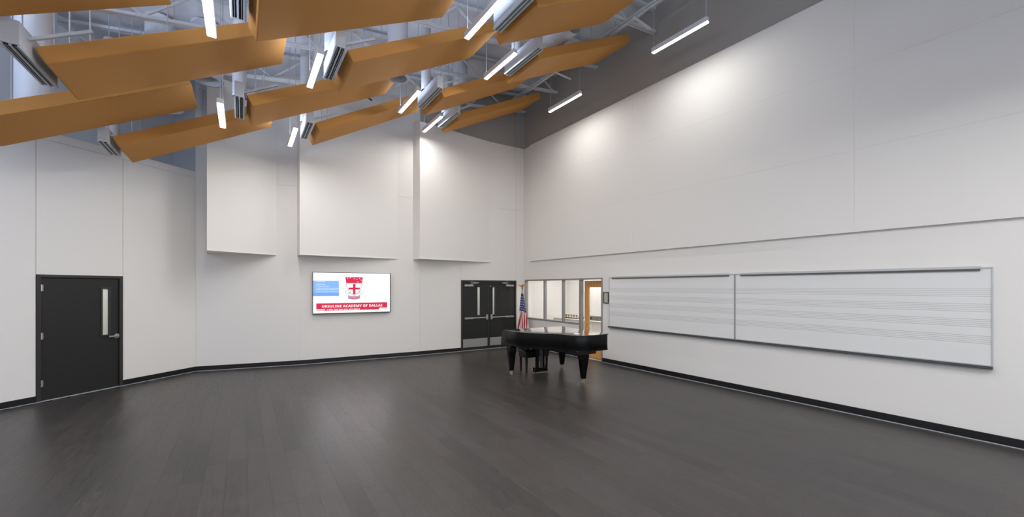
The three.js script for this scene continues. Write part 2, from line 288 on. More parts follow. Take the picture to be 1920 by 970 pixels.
// ---------------------------------------------------------------- office behind the right wall, its window and wooden door
const OX0 = 7.75, OX1 = 9.65, OE0 = 4.6, OE1 = 9.95, OH = 2.75;
structure('wall_office', 'white walls of the office behind the window', [prism([[OX1, OE0 - 0.1], [OX1 + 0.1, OE0 - 0.1], [OX1 + 0.1, OE1 + 0.1], [OX1, OE1 + 0.1]], -0.1, OH), prism([[OX0, OE1], [OX1, OE1], [OX1, OE1 + 0.1], [OX0, OE1 + 0.1]], -0.1, OH), prism([[OX0, OE0 - 0.1], [OX1, OE0 - 0.1], [OX1, OE0], [OX0, OE0]], -0.1, OH)], M.office);
structure('ceiling_office', 'white office ceiling', prism([[OX0, OE0 - 0.1], [OX1 + 0.1, OE0 - 0.1], [OX1 + 0.1, OE1 + 0.1], [OX0, OE1 + 0.1]], OH, OH + 0.1), M.office);
structure('floor_office', 'grey office floor', prism([[7.6, OE0], [OX1, OE0], [OX1, OE1], [7.6, OE1]], -0.006, 0.0), paint(0x8a827a, { roughness: 0.4 }));
for (const e of [6.3, 8.5]) {
  const L = thing('office_ceiling_light', e < 7 ? 'flat ceiling light in the office near the wooden door' : 'flat ceiling light in the office behind the window', 'ceiling light', [8.7, OH - 0.05, -e]);
  part('light_panel', rbox(1.2, 0.05, 0.6, 0, 0.025, 0), new THREE.MeshStandardMaterial({ color: 0xffffff, emissive: 0xffffff, emissiveIntensity: 1.5 }), L);
  const a = new THREE.RectAreaLight(0xfffdfb, OFFICE_NITS, 1.16, 0.56); a.rotation.x = -Math.PI / 2; a.position.y = -0.01; L.add(a);
}
{
  const w = structure('window_1', 'three-light office window with grey metal frame beside the doorway');
  w.position.set(...WR.pos(w0)); w.rotation.y = WR.turn;
  const W = q1 - w0, wm = w1 - w0, dm = q0 - w0, z0 = -0.1, z1 = 0.012, t = 0.045;
  part('frame_head', span(0, W, HEAD - t, HEAD, z0, z1, 0.003), M.frameGrey, w);
  part('frame_jamb', span(0, t, SILL, HEAD - t, z0, z1, 0.003), M.frameGrey, w);
  part('frame_jamb', span(W - t, W, 0, HEAD - t, z0, z1, 0.003), M.frameGrey, w);
  part('door_post', span(wm, dm, 0, HEAD - t, z0, z1, 0.003), M.frameGrey, w);
  part('window_sill', span(t, wm, SILL, SILL + 0.04, z0, z1 + 0.012, 0.004), M.sill, w);
  const ms = [0.965, 1.79];
  for (const m of ms) part('mullion', span(m - 0.022, m + 0.022, SILL + 0.04, HEAD - t, z0, z1 - 0.01, 0.003), M.frameGrey, w);
  const xs = [t, ms[0] - 0.022, ms[0] + 0.022, ms[1] - 0.022, ms[1] + 0.022, wm];
  for (let k = 0; k < 6; k += 2) part('pane', span(xs[k], xs[k + 1], SILL + 0.04, HEAD - t, -0.048, -0.042), M.glass, w);
  part('threshold', span(dm, W, 0, 0.014, z0, 0.0, 0.003), M.strip, w);
}
{
  const wood = (() => { const g = lattice(64); const m = noiseTexture(256, 512, (i, j) => { const v = 0.5 + 0.5 * Math.sin(i / 5 + 4 * g(i / 40, j / 160)) * 0.35 + 0.3 * g(i / 2, j / 60) - 0.15; return [234 * (0.87 + 0.18 * v), 172 * (0.86 + 0.2 * v), 100 * (0.82 + 0.25 * v)]; }, true); return std({ map: m, roughness: 0.45 }); })();
  const A = [7.735, 6.53], B = [7.86, 7.38], f = wallFrame(B, A);
  const d = structure('door_3', 'wooden office door with a large glass panel, ajar');
  d.position.set(...f.pos(0)); d.rotation.y = f.turn;
  const w = f.L, leaf = part('door_leaf', extrude(rect(0, w, 0.012, 2.13), 0.045, [rect(0.185, w - 0.15, 0.28, 1.945)], 0.002).translate(0, 0, -0.045), wood, d);
  part('pane', span(0.183, w - 0.148, 0.278, 1.947, -0.026, -0.02), M.glass, leaf);
  part('lever_handle', [cyl(0.03, 0.03, 0.012, 20).rotateX(Math.PI / 2), cyl(0.011, 0.011, 0.05, 10).rotateX(Math.PI / 2), rbox(0.12, 0.02, 0.016, 0.05, 0, 0.05, 0.006)], M.steel, leaf).position.set(0.07, 0.92, 0);
}
{
  const c = thing('office_counter', 'pale counter along the far office wall behind the window', 'counter', [9.32, 0, -(OE0 + OE1) / 2]);
  const L = OE1 - OE0 - 0.02;
  part('countertop', rbox(0.62, 0.035, L, 0, 0.852, 0, 0.006), M.counter, c);
  for (let k = 0; k < 6; k++) { const z = -L / 2 + (k + 0.5) * L / 6; const cab = part('cabinet_door', rbox(0.018, 0.72, L / 6 - 0.006, -0.27, 0.465, z, 0.003), M.office, c); part('pull', rbox(0.02, 0.012, 0.12, -0.29, 0.76, z, 0.004), M.steel, cab); }
  part('cabinet_body', span(-0.255, 0.31, 0.09, 0.834, -L / 2, L / 2), M.office, c); part('toe_kick', span(-0.2, 0.31, 0, 0.09, -L / 2, L / 2), M.base, c);
}
{
  const prof = [[0, 0], [0.035, 0], [0.035, 0.02], [0.012, 0.03], [0.01, 0.06], [0.03, 0.085], [0.04, 0.13], [0.036, 0.13], [0.0, 0.09]].map(p => new THREE.Vector2(...p));
  const names = ['leftmost', 'second from left', 'third from left', 'fourth from left', 'rightmost'];
  for (let k = 0; k < 5; k++) {
    const t = thing('trophy_cup', `small gold cup on the office counter, ${names[k]} of the five`, 'trophy', [9.2, 0.87, -(9.5 - k * 0.125)], k, 'gold cups on the office counter');
    part('cup', new THREE.LatheGeometry(prof, 20), M.cupGold, t);
    part('plinth', rbox(0.085, 0.03, 0.085, 0, 0.015, 0), M.ebony, t);
  }
  const s = thing('desk_speaker', 'small black box at the right end of the gold cups on the counter', 'speaker', [9.2, 0.87, -8.79]);
  part('cabinet', rbox(0.12, 0.1, 0.14, 0, 0.05, 0, 0.01), M.ebony, s); part('driver', cyl(0.04, 0.03, 0.006, 20).rotateZ(Math.PI / 2).translate(-0.06, 0.05, 0), M.rubber, s);
  const e = thing('audio_rack', 'long low grey box on the counter seen through the wooden door', 'equipment', [9.3, 0.87, -8.28]);
  part('case', rbox(0.24, 0.125, 0.54, 0, 0.07, 0, 0.006), M.equipment, e); for (const z of [-0.2, 0.2]) part('foot', cyl(0.02, 0.02, 0.01, 12, -0.06, -0.0, z), M.rubber, e);
  part('control_panel', rbox(0.01, 0.05, 0.18, -0.122, 0.075, -0.12, 0.003), M.ebony, e);
}

// ---------------------------------------------------------------- television
{
  const cv = document.createElement('canvas'); cv.width = 1600; cv.height = 900; const c = cv.getContext('2d');
  c.fillStyle = '#ffffff'; c.fillRect(0, 0, 1600, 900);
  c.fillStyle = '#86b6f6'; c.fillRect(0, 178, 512, 340); c.fillStyle = '#74a6ee'; c.fillRect(0, 440, 512, 78);
  c.fillStyle = '#d6ecff';
  for (const [y, x1] of [[192, 240], [250, 240], [295, 310], [338, 500], [372, 500], [420, 500]]) for (let x = 62; x < x1; x += 26) c.fillRect(x, y, 19 + (x % 5), 12);
  const red = '#d5073e';
  c.fillStyle = red; c.beginPath(); c.moveTo(640, 92); c.lineTo(1006, 92); c.lineTo(988, 232); c.lineTo(660, 232); c.fill();
  c.fillStyle = '#ffffff';
  for (const [x, y] of [[690, 118], [745, 108], [824, 128], [884, 140], [940, 120], [970, 160], [900, 200]]) { c.beginPath(); for (let k = 0; k < 10; k++) { const r = k % 2 ? 6 : 16, a = -Math.PI / 2 + k * Math.PI / 5; c.lineTo(x + r * Math.cos(a), y + r * Math.sin(a)); } c.fill(); }
  c.strokeStyle = '#a3afa8'; c.lineWidth = 11; c.beginPath(); c.moveTo(656, 236); c.bezierCurveTo(668, 400, 760, 480, 824, 516); c.bezierCurveTo(890, 480, 980, 400, 992, 236); c.stroke();
  c.fillStyle = red; c.fillRect(798, 246, 54, 242); c.fillRect(706, 330, 238, 46);
  c.strokeStyle = '#8e9c95'; c.lineWidth = 9; for (const s of [-1, 1]) { c.beginPath(); c.arc(824 + s * 150, 440, 34, 0, 5); c.stroke(); c.beginPath(); c.arc(824 + s * 80, 452, 26, 1, 6); c.stroke(); }
  c.strokeStyle = '#9c5a7c'; c.fillStyle = '#d99fb6'; c.lineWidth = 10; c.beginPath(); c.moveTo(700, 512); c.quadraticCurveTo(824, 552, 946, 512); c.lineTo(940, 576); c.quadraticCurveTo(824, 616, 706, 576); c.closePath(); c.fill(); c.stroke();
  c.fillStyle = '#a34f74'; for (let k = 0; k < 11; k++) c.fillRect(722 + k * 19, 540 + 18 * Math.sin((k + 0.5) / 11 * Math.PI), 11, 28);
  c.fillStyle = red; c.fillRect(62, 678, 1478, 126);
  c.fillStyle = '#ffffff'; c.font = 'bold 84px sans-serif'; c.textAlign = 'center'; c.textBaseline = 'middle';
  const text = 'URSULINE ACADEMY OF DALLAS', wide = c.measureText(text).width; c.save(); c.translate(801, 748); c.scale(1270 / wide, 0.92); c.fillText(text, 0, 0); c.restore();
  c.fillStyle = red; c.fillRect(62, 804, 1300, 40); c.fillStyle = '#ffffff'; c.fillRect(62, 812, 170, 22); for (let x = 270; x < 920; x += 34) c.fillRect(x, 812, x % 3 ? 26 : 16, 22);
  c.fillStyle = '#7d3656'; c.fillRect(62, 838, 150, 6); c.fillRect(1400, 820, 140, 6);
  const tex = new THREE.CanvasTexture(cv); tex.colorSpace = THREE.SRGBColorSpace;
  const t = thing('television', 'large wall-mounted flat screen showing a red crest and banner', 'television', WB.pos(0.284), WB.turn);
  const w = 1.889, y0 = 1.262, y1 = 2.33;
  part('casing', span(0, w, y0, y1, 0.052, 0.095, 0.006), M.black, t);
  part('wall_bracket', span(0.55, 1.35, 1.55, 2.0, 0.0101, 0.052), M.ebony, t);
  const scr = new THREE.PlaneGeometry(w - 0.03, y1 - y0 - 0.03).translate(w / 2, (y0 + y1) / 2 + 0.004, 0.0962);
  part('screen', scr, new THREE.MeshStandardMaterial({ color: 0x000000, roughness: 0.35, emissive: 0xffffff, emissiveMap: tex, emissiveIntensity: 0.545 }), t, 'lit screen');
  const a = new THREE.RectAreaLight(0xffffff, 0.8, w - 0.1, y1 - y0 - 0.1); a.position.set(w / 2, (y0 + y1) / 2, 0.11); a.rotation.y = Math.PI; t.add(a);
}

// ---------------------------------------------------------------- whiteboards
{
  const cv = document.createElement('canvas'); cv.width = 512; cv.height = 1024; const c = cv.getContext('2d');
  c.fillStyle = '#e6e4e0'; c.fillRect(0, 0, 512, 1024);
  c.fillStyle = '#b1aea9'; for (const s of [0.215, 0.372, 0.53, 0.70]) for (let k = 0; k < 5; k++) c.fillRect(0, Math.round((s + k * 0.0192) * 1024), 512, 4);
  const tex = new THREE.CanvasTexture(cv); tex.colorSpace = THREE.SRGBColorSpace;
  const enamel = std({ map: tex, roughness: 0.22 });
  const y0 = 0.952, y1 = 2.205;
  for (const [e0, e1, label] of [[6.19, 3.235, 'shorter-looking far whiteboard with music staff lines, next to the office doorway'], [3.225, 0.262, 'near whiteboard with music staff lines, at the right of the photo']]) {
    const L = eR(e1) - eR(e0), t = thing('whiteboard', label, 'whiteboard', WR.pos(eR(e0)), WR.turn, 'staff-lined whiteboards on the right wall');
    part('writing_surface', span(0.012, L - 0.012, y0 + 0.01, y1 - 0.01, 0.003, 0.018), enamel, t);
    part('frame', [span(0, 0.013, y0, y1, 0.001, 0.026, 0.003), span(L - 0.013, L, y0, y1, 0.001, 0.026, 0.003), span(0.013, L - 0.013, y1 - 0.02, y1, 0.001, 0.026, 0.003), span(0.013, L - 0.013, y0, y0 + 0.02, 0.001, 0.026, 0.003)], M.boardFrame, t);
    part('map_rail', [span(0.09, L - 0.09, y1 - 0.022, y1 + 0.012, 0.02, 0.04, 0.003)], M.boardFrame, t);
    part('rail_strip', span(0.1, L - 0.1, y1 - 0.046, y1 - 0.022, 0.02, 0.042, 0.002), M.railStrip, t, 'dark strip under the rail');  // plain dark strip along the underside of the rail
    part('marker_tray', [span(0, L, y0 - 0.028, y0 + 0.0, 0.001, 0.075, 0.004), span(0, L, y0, y0 + 0.012, 0.066, 0.075, 0.003)], M.tray, t, 'grey marker tray');
  }
  const n = thing('framed_notice', 'small dark-framed notice on the wall between doorway and whiteboard', 'picture frame', WR.pos(eR(6.385)), WR.turn);
  part('frame', extrude(rect(0, 0.175, 1.53, 1.825), 0.02, [rect(0.022, 0.153, 1.552, 1.803)], 0.003).translate(0, 0, 0.001), M.frameDark, n);
  part('paper', span(0.02, 0.155, 1.55, 1.805, 0.002, 0.008), paint(0xb9b7a8), n);
}

// ---------------------------------------------------------------- flag
{
  const cv = document.createElement('canvas'); cv.width = 512; cv.height = 1024; const c = cv.getContext('2d');
  c.fillStyle = '#e9dfd6'; c.fillRect(0, 0, 512, 1024);
  c.save(); c.transform(1, 0, 0.12, 1, -60, 0); c.fillStyle = '#9c1f2c'; for (let k = -1; k < 9; k++) c.fillRect(k * 73, 0, 37, 1024); c.restore();
  c.fillStyle = '#252f63'; c.beginPath(); c.moveTo(0, 40); c.lineTo(512, 40); c.lineTo(512, 440); c.lineTo(0, 470); c.fill();
  c.fillStyle = '#f2f2f2'; for (let j = 0; j < 6; j++) for (let i = 0; i < 8; i++) { const x = 36 + i * 64 + (j % 2) * 30, y = 120 + j * 58; c.beginPath(); for (let k = 0; k < 10; k++) { const r = k % 2 ? 6 : 15, a = -Math.PI / 2 + k * Math.PI / 5; c.lineTo(x + r * Math.cos(a), y + r * Math.sin(a) * 1.6); } c.fill(); }
  const tex = new THREE.CanvasTexture(cv); tex.colorSpace = THREE.SRGBColorSpace;
  const t = thing('flag_on_pole', 'american flag draped from a pole topped with a gold eagle in the corner', 'flag', [7.21, 0, -9.44], -35.8 * Math.PI / 180);
  part('base', new THREE.LatheGeometry([[0, 0], [0.14, 0], [0.14, 0.02], [0.06, 0.05], [0.025, 0.08], [0, 0.08]].map(p => new THREE.Vector2(...p)), 28), M.goldMetal, t);
  part('pole', cyl(0.012, 0.012, 1.84, 14, 0, 0.07, 0), std({ color: 0x6b4a2a, roughness: 0.4 }), t);
  const rows = 40, cols = 72, pos = [], uv = [], idx = [], TOP = 1.8, BOT = 0.42;
  for (let j = 0; j <= rows; j++) for (let i = 0; i <= cols; i++) {
    const v = j / rows, a = i / cols * Math.PI * 2, y = TOP - (TOP - BOT) * v, w = 0.018 + 0.15 * Math.pow(v, 0.75), dp = 0.016 + 0.07 * Math.pow(v, 0.8);
    const fold = 1 + (0.03 + 0.22 * v) * Math.sin(7 * a + 2.2 * v) + 0.08 * v * Math.sin(12 * a + 1);
    pos.push(w * Math.cos(a) * fold + 0.03 * v, y - 0.03 * v * Math.sin(a * 3) - 0.05 * v * Math.cos(a), dp * Math.sin(a) * fold + 0.01); uv.push(i / cols * 2, 1 - v);
    if (j < rows && i < cols) { const p = j * (cols + 1) + i; idx.push(p, p + 1, p + cols + 1, p + 1, p + cols + 2, p + cols + 1); }
  }
  tex.wrapS = THREE.RepeatWrapping;
  const g = new THREE.BufferGeometry(); g.setAttribute('position', new THREE.Float32BufferAttribute(pos, 3)); g.setAttribute('uv', new THREE.Float32BufferAttribute(uv, 2)); g.setIndex(idx); g.computeVertexNormals();
  part('cloth', g, std({ map: tex, roughness: 0.8, side: THREE.DoubleSide, bumpMap: weaveBump, bumpScale: 0.0004 }), t);
  const eagle = part('eagle_finial', [new THREE.SphereGeometry(0.026, 16, 12).translate(0, 1.925, 0), new THREE.SphereGeometry(1, 14, 10).scale(0.022, 0.042, 0.024).rotateZ(0.25).translate(0.0, 1.975, 0), new THREE.SphereGeometry(0.016, 12, 8).translate(0.018, 2.015, 0.008), new THREE.ConeGeometry(0.007, 0.022, 8).rotateZ(-Math.PI / 2).translate(0.038, 2.014, 0.008)], M.goldMetal, t, 'gold eagle');
  const wing = s => extrude([[0, 0], [0.03, 0.035], [0.075, 0.05], [0.12, 0.035], [0.085, 0.015], [0.05, -0.015], [0.0, -0.03]].map(([x, y]) => [x * s, y]).sort(() => 0), 0.012);
  part('wing', wing(1).rotateZ(0.35).translate(0.01, 1.98, -0.006), M.goldMetal, eagle); part('wing', wing(-1).rotateZ(0.1).translate(-0.01, 1.98, -0.006), M.goldMetal, eagle);
}

// ---------------------------------------------------------------- grand piano and its bench
{
  const turn = -7.24 * Math.PI / 180;
  const t = thing('grand_piano', 'black grand piano with closed lid standing before the office window', 'piano', [5.53, 0, -6.65], turn);
  // plan outline: x from treble (-) to bass (+), second coordinate is minus z (front of the keyboard is positive)
  const outline = (grow, front) => { const s = new THREE.Shape(), g = grow; s.moveTo(0.76 + g, front + g); s.lineTo(-0.76 - g, front + g); s.lineTo(-0.76 - g, 0.0);
    s.bezierCurveTo(-0.76 - g, -0.42, -0.66 - g, -0.52, -0.47 - g, -0.74); s.bezierCurveTo(-0.30 - g, -0.94, -0.2 - g, -1.02, -0.15 - g, -1.16); s.bezierCurveTo(-0.1 - g, -1.38 - g, 0.1, -1.53 - g, 0.36, -1.53 - g); s.lineTo(0.66 + g, -1.53 - g); s.quadraticCurveTo(0.76 + g, -1.53 - g, 0.76 + g, -1.42 - g); s.closePath(); return s; };
  const slabY = (shape, y0, y1, bev = 0.004) => new THREE.ExtrudeGeometry(shape, { depth: y1 - y0 - 2 * bev, bevelEnabled: true, bevelSize: bev, bevelThickness: bev, bevelSegments: 2, bevelOffset: -bev, curveSegments: 24 }).rotateX(-Math.PI / 2).translate(0, y0 + bev, 0);
  const smooth = g => toCreasedNormals(g, 0.5);
  part('case_rim', smooth(slabY(outline(0, 0.12), 0.685, 0.972)), M.lacquer, t);
  part('rim_moulding', [smooth(slabY(outline(0.008, 0.12), 0.668, 0.69)), smooth(slabY(outline(0.006, 0.12), 0.712, 0.722))], M.lacquer, t);
  const lid = part('lid', smooth(slabY(outline(0.014, 0.13), 0.973, 0.995, 0.006)), M.polish, t);
  for (const x of [0.768]) for (const z of [0.2, 0.9]) part('lid_hinge', rbox(0.012, 0.03, 0.09, x, 0.975, z, 0.002), M.brass, lid);
  part('key_bed', rbox(1.5, 0.075, 0.5, 0, 0.655, -0.15, 0.008), M.lacquer, t);
  part('key_slip', rbox(1.42, 0.05, 0.03, 0, 0.715, -0.375, 0.008), M.lacquer, t);
  part('fallboard', rbox(1.34, 0.03, 0.24, 0, 0.755, -0.24, 0.01), M.lacquer, t);
  for (const s of [-1, 1]) part('cheek', extrude([[0.12, 0.69], [0.37, 0.69], [0.385, 0.74], [0.35, 0.86], [0.28, 0.972], [0.12, 0.972]], 0.085, undefined, 0.006).rotateY(Math.PI / 2).translate(s > 0 ? 0.673 : -0.758, 0, 0), M.lacquer, t);
  part('name_board', rbox(1.34, 0.2, 0.03, 0, 0.86, -0.135, 0.004), M.lacquer, t);
  const under = [rbox(1.3, 0.07, 0.1, 0, 0.645, 0.3, 0.006), rbox(0.5, 0.08, 0.24, 0.236, 0.64, 1.33, 0.01), bar([-0.3, 0.64, 0.3], [0.15, 0.64, 1.25], 0.1, 0.06), bar([0.5, 0.64, 0.3], [0.35, 0.64, 1.25], 0.1, 0.06)];
  part('under_beams', under, M.ebony, t);
  for (const [x, z, h] of [[-0.69, 0, 0.62], [0.69, 0, 0.62], [0.236, 1.345, 0.6]]) {
    const leg = part('leg', [new THREE.CylinderGeometry(0.105, 0.052, h - 0.19, 4, 1).rotateY(Math.PI / 4).translate(x, 0.1 + (h - 0.19) / 2, z), rbox(0.165, 0.1, 0.165, x, h - 0.045, z, 0.006), rbox(0.15, 0.02, 0.15, x, h - 0.098, z, 0.006)], M.lacquer, t);
    const cs = part('caster', [cyl(0.032, 0.038, 0.05, 16, x, 0.062, z), bar([x, 0.07, z - 0.022], [x, 0.025, z - 0.022], 0.03, 0.006), bar([x, 0.07, z + 0.022], [x, 0.025, z + 0.022], 0.03, 0.006), new THREE.CylinderGeometry(0.03, 0.03, 0.028, 18).rotateX(Math.PI / 2).translate(x, 0.03, z)], M.brass, leg, 'brass caster');
  }
  const lx = -0.04, lz = 0.17, ly = part('pedal_lyre', [rbox(0.31, 0.1, 0.15, lx, 0.085, lz, 0.008), rbox(0.065, 0.52, 0.06, lx - 0.085, 0.37, lz, 0.008), rbox(0.065, 0.52, 0.06, lx + 0.07, 0.37, lz, 0.008), rbox(0.3, 0.04, 0.1, lx, 0.61, lz, 0.008)], M.lacquer, t);
  for (const dx of [-0.03, 0, 0.03]) part('pedal_rod', rod([lx + dx, 0.13, lz + 0.03], [lx + dx, 0.6, lz + 0.03], 0.0035), M.steelFlat, ly);
  for (const dx of [-0.09, 0, 0.09]) part('pedal', rbox(0.045, 0.014, 0.2, lx + dx, 0.055, lz - 0.14, 0.006), M.brass, ly);
  part('lyre_plate', rbox(0.3, 0.014, 0.006, lx, 0.045, lz + 0.077, 0.002), M.brass, ly);
  part('lyre_brace', [rod([lx - 0.1, 0.15, lz + 0.05], [lx - 0.11, 0.62, lz + 0.2], 0.008), rod([lx + 0.1, 0.15, lz + 0.05], [lx + 0.11, 0.62, lz + 0.2], 0.008)], M.ebony, ly);

  const b = thing('piano_bench', 'black tufted piano bench pushed under the grand piano keyboard', 'bench', [5.55, 0, -6.65 - 0.17], turn);
  const g = new THREE.PlaneGeometry(0.66, 0.36, 44, 24).rotateX(-Math.PI / 2), p = g.attributes.position;
  for (let k = 0; k < p.count; k++) { const x = p.getX(k) / 0.33, z = p.getZ(k) / 0.18; let y = 0.045 * Math.pow(Math.max(0, 1 - Math.pow(Math.abs(x), 6)), 0.5) * Math.pow(Math.max(0, 1 - Math.pow(Math.abs(z), 5)), 0.5); for (const bx of [-0.66, -0.22, 0.22, 0.66]) for (const bz of [-0.45, 0.45]) y -= 0.03 * Math.exp(-(((x - bx) / 0.11) ** 2 + ((z - bz) / 0.2) ** 2)); p.setY(k, 0.475 + y); }
  g.computeVertexNormals();
  const seat = part('seat_cushion', [g, rbox(0.66, 0.05, 0.36, 0, 0.455, 0, 0.012)], M.leather, b);
  for (const bx of [-0.66, -0.22, 0.22, 0.66]) for (const bz of [-0.45, 0.45]) part('button', new THREE.SphereGeometry(0.009, 10, 8).scale(1, 0.5, 1).translate(bx * 0.33, 0.492, bz * 0.18), M.leather, seat);
  part('apron', rbox(0.63, 0.1, 0.33, 0, 0.382, 0, 0.006), M.ebony, b);
  for (const x of [-0.275, 0.275]) for (const z of [-0.13, 0.13]) { const leg = part('leg', new THREE.CylinderGeometry(0.034, 0.022, 0.34, 4).rotateY(Math.PI / 4).translate(x, 0.172, z), M.ebony, b); part('foot', cyl(0.012, 0.016, 0.012, 10, x, 0, z), M.rubber, leg); }
}

// ---------------------------------------------------------------- acoustic clouds, tilted and hung in staggered rows
const T = 0.17;
function cloud(label, d0, d1, h0, h1, e0, e1) {
  const y0 = EYE + h0, y1 = EYE + h1, run = Math.hypot(d1 - d0, y1 - y0), a = Math.atan2(y1 - y0, d1 - d0), cx = (d0 + d1) / 2, ce = (e0 + e1) / 2, cy = (y0 + y1) / 2;
  const o = thing('acoustic_cloud', label, 'acoustic panel', [cx, cy, -ce], 0, 'gold acoustic clouds hung under the roof');
  part('panel', rbox(run, T, e1 - e0, 0, T / 2, 0, 0.012, 2).rotateZ(a), M.gold, o);
  for (const s of [-0.4, 0.4]) for (const q of [-0.36, 0.36]) {
    const x = s * run * Math.cos(a) - T * Math.sin(a), y = s * run * Math.sin(a) + T * Math.cos(a), z = q * (e1 - e0);
    part('hanger_cable', rod([x, y - 0.01, z], [x, DECK(cx + x) - cy, z], 0.0075, 6), M.cable, o);
  }
}
const CL = { A1: [-2.79, -0.64, 2.0, 3.15], A2: [-1.645, 0.505, 2.3, 3.5], B1: [0.13, 2.48, 2.85, 4.13], B2: [1.28, 3.73, 3.2, 4.63], C1: [3.31, 5.81, 3.85, 5.24], C2: [4.38, 7.04, 4.15, 5.5] };
cloud('gold acoustic cloud cropped by the top left corner of the photo', ...CL.A1, 4.55, 5.6);
cloud('gold acoustic cloud at far left, under the second one from the top left', ...CL.A1, 7.6, 8.57);
cloud('gold acoustic cloud at left, second down from the top left corner', ...CL.A2, 5.93, 6.86);
cloud('lowest gold acoustic cloud at left, hanging above the single black door', ...CL.A2, 8.72, 9.7);
cloud('largest-looking gold acoustic cloud, cropped by the top edge left of centre', ...CL.B1, 4.2, 5.26);
cloud('gold acoustic cloud above the left and middle wedges, behind the largest-looking one', ...CL.B1, 7.14, 8.06);
cloud('gold acoustic cloud near the top centre, right of the largest-looking one', ...CL.B2, 5.63, 6.62);
cloud('lowest gold acoustic cloud at the centre, above the television wedge', ...CL.B2, 8.5, 9.47);
cloud('gold acoustic cloud cropped by the top edge right of centre', ...CL.C1, 3.95, 4.95);
cloud('gold acoustic cloud behind the two rightmost ones, above the double door wedge', ...CL.C1, 6.95, 7.95);
cloud('gold acoustic cloud reaching farthest right, beside the wall lights', ...CL.C2, 5.22, 6.22);
cloud('smallest-looking gold acoustic cloud at the right, near the far corner', ...CL.C2, 8.3, 9.25);

// ---------------------------------------------------------------- linear pendant lights
function pendant(label, d, h, e0, e1, group, up = 1) {
  const L = e1 - e0, W = 0.085, H = 0.085, y = EYE + h, o = thing('pendant_light', label, 'pendant light', [d, y, -(e0 + e1) / 2], 0, group);
  part('housing', [span(-W / 2, W / 2, 0.012, H, -L / 2, L / 2, 0.004), span(-W / 2, -W / 2 + 0.004, -0.006, 0.012, -L / 2, L / 2), span(W / 2 - 0.004, W / 2, -0.006, 0.012, -L / 2, L / 2)], housingMat, o);
  part('light_diffuser', span(-W / 2 + 0.005, W / 2 - 0.005, -0.012, 0.012, -L / 2 + 0.004, L / 2 - 0.004, 0.004), lampMat, o, 'glowing white lens');
  for (const s of [-1, 1]) part('hanger_cable', rod([0, H - 0.005, s * L * 0.47], [0, DECK(d) - y, s * L * 0.47], 0.006, 6), M.cable, o);
  const a = new THREE.RectAreaLight(0xfdfefe, LAMP_NITS, W - 0.012, L - 0.02); a.rotation.x = -Math.PI / 2; a.position.y = -0.016; o.add(a);
  if (!up) return;
  part('added_uplight', span(-W / 2 + 0.012, W / 2 - 0.012, H, H + 0.006, -L / 2 + 0.03, L / 2 - 0.03, 0.002), addedUpMat, o);
  const b = new THREE.RectAreaLight(0xd6e4ff, UP_FILL_NITS * up, W - 0.03, L - 0.08); b.rotation.x = Math.PI / 2; b.position.y = H + 0.01; o.add(b);  // added upward light to lift roof and ducts; real fixtures shine only down
}
const PG = 'linear pendant lights between the clouds';
pendant('linear pendant light at the top left, crossing the top edge of the photo', -0.27, 2.7, 4.05, 5.15, PG);
pendant('linear pendant light at left, over the left acoustic wedge', -0.27, 2.7, 6.97, 7.97, PG, 0.2);
pendant('linear pendant light left of centre, steep, at the end of the largest-looking cloud', 0.84, 3.1, 5.53, 6.53, PG, 0.9);
pendant('small linear pendant light just left of the television wedge', 0.84, 3.1, 8.39, 9.5, PG);
pendant('longest-looking linear pendant light, crossing the top edge at the centre', 2.81, 3.85, 4.0, 5.1, PG, 0.6);
pendant('linear pendant light at the centre, over the right end of the television wedge', 2.81, 3.85, 7.02, 8.12, PG, 0.6);
pendant('linear pendant light right of centre, beside the farthest right cloud', 3.97, 4.2, 5.4, 6.42, PG, 0.3);
pendant('linear pendant light low at the centre, over the double door wedge', 3.97, 4.2, 8.48, 9.58, PG, 0.3);
pendant('linear pendant light by the right wall, the upper right of the two', 6.6, 4.65, 3.29, 4.38, PG, 0);
pendant('linear pendant light by the right wall, the lower left of the two', 6.6, 4.65, 6.32, 7.46, PG, 0);
for (const [d, h, e, up] of [[-0.27, 2.5, 1.1, 9], [2.81, 3.2, 0.6, 0], [3.97, 3.0, 0.35, 0], [-4.6, 2.4, 5.2, 16], [-4.6, 2.4, 2.0, 12], [-4.6, 2.3, -1.0, 0], [0.84, 2.5, -1.8, 0], [3.97, 2.6, -1.4, 0], [5.6, 2.4, -3.8, 0], [1.5, 2.3, -4.8, 0], [-2.4, 2.3, -3.6, 0], [-1.9, 2.3, -1.2, 0], [4.4, 2.3, -5.2, 0], [5.2, 2.6, -2.0, 0]]) pendant('unseen linear pendant light added above the viewpoint as fill', d, h, e, e + 1.1, 'unseen linear pendant lights added as fill', up);  // unseen pendants added to raise the room light, some with strong uplight

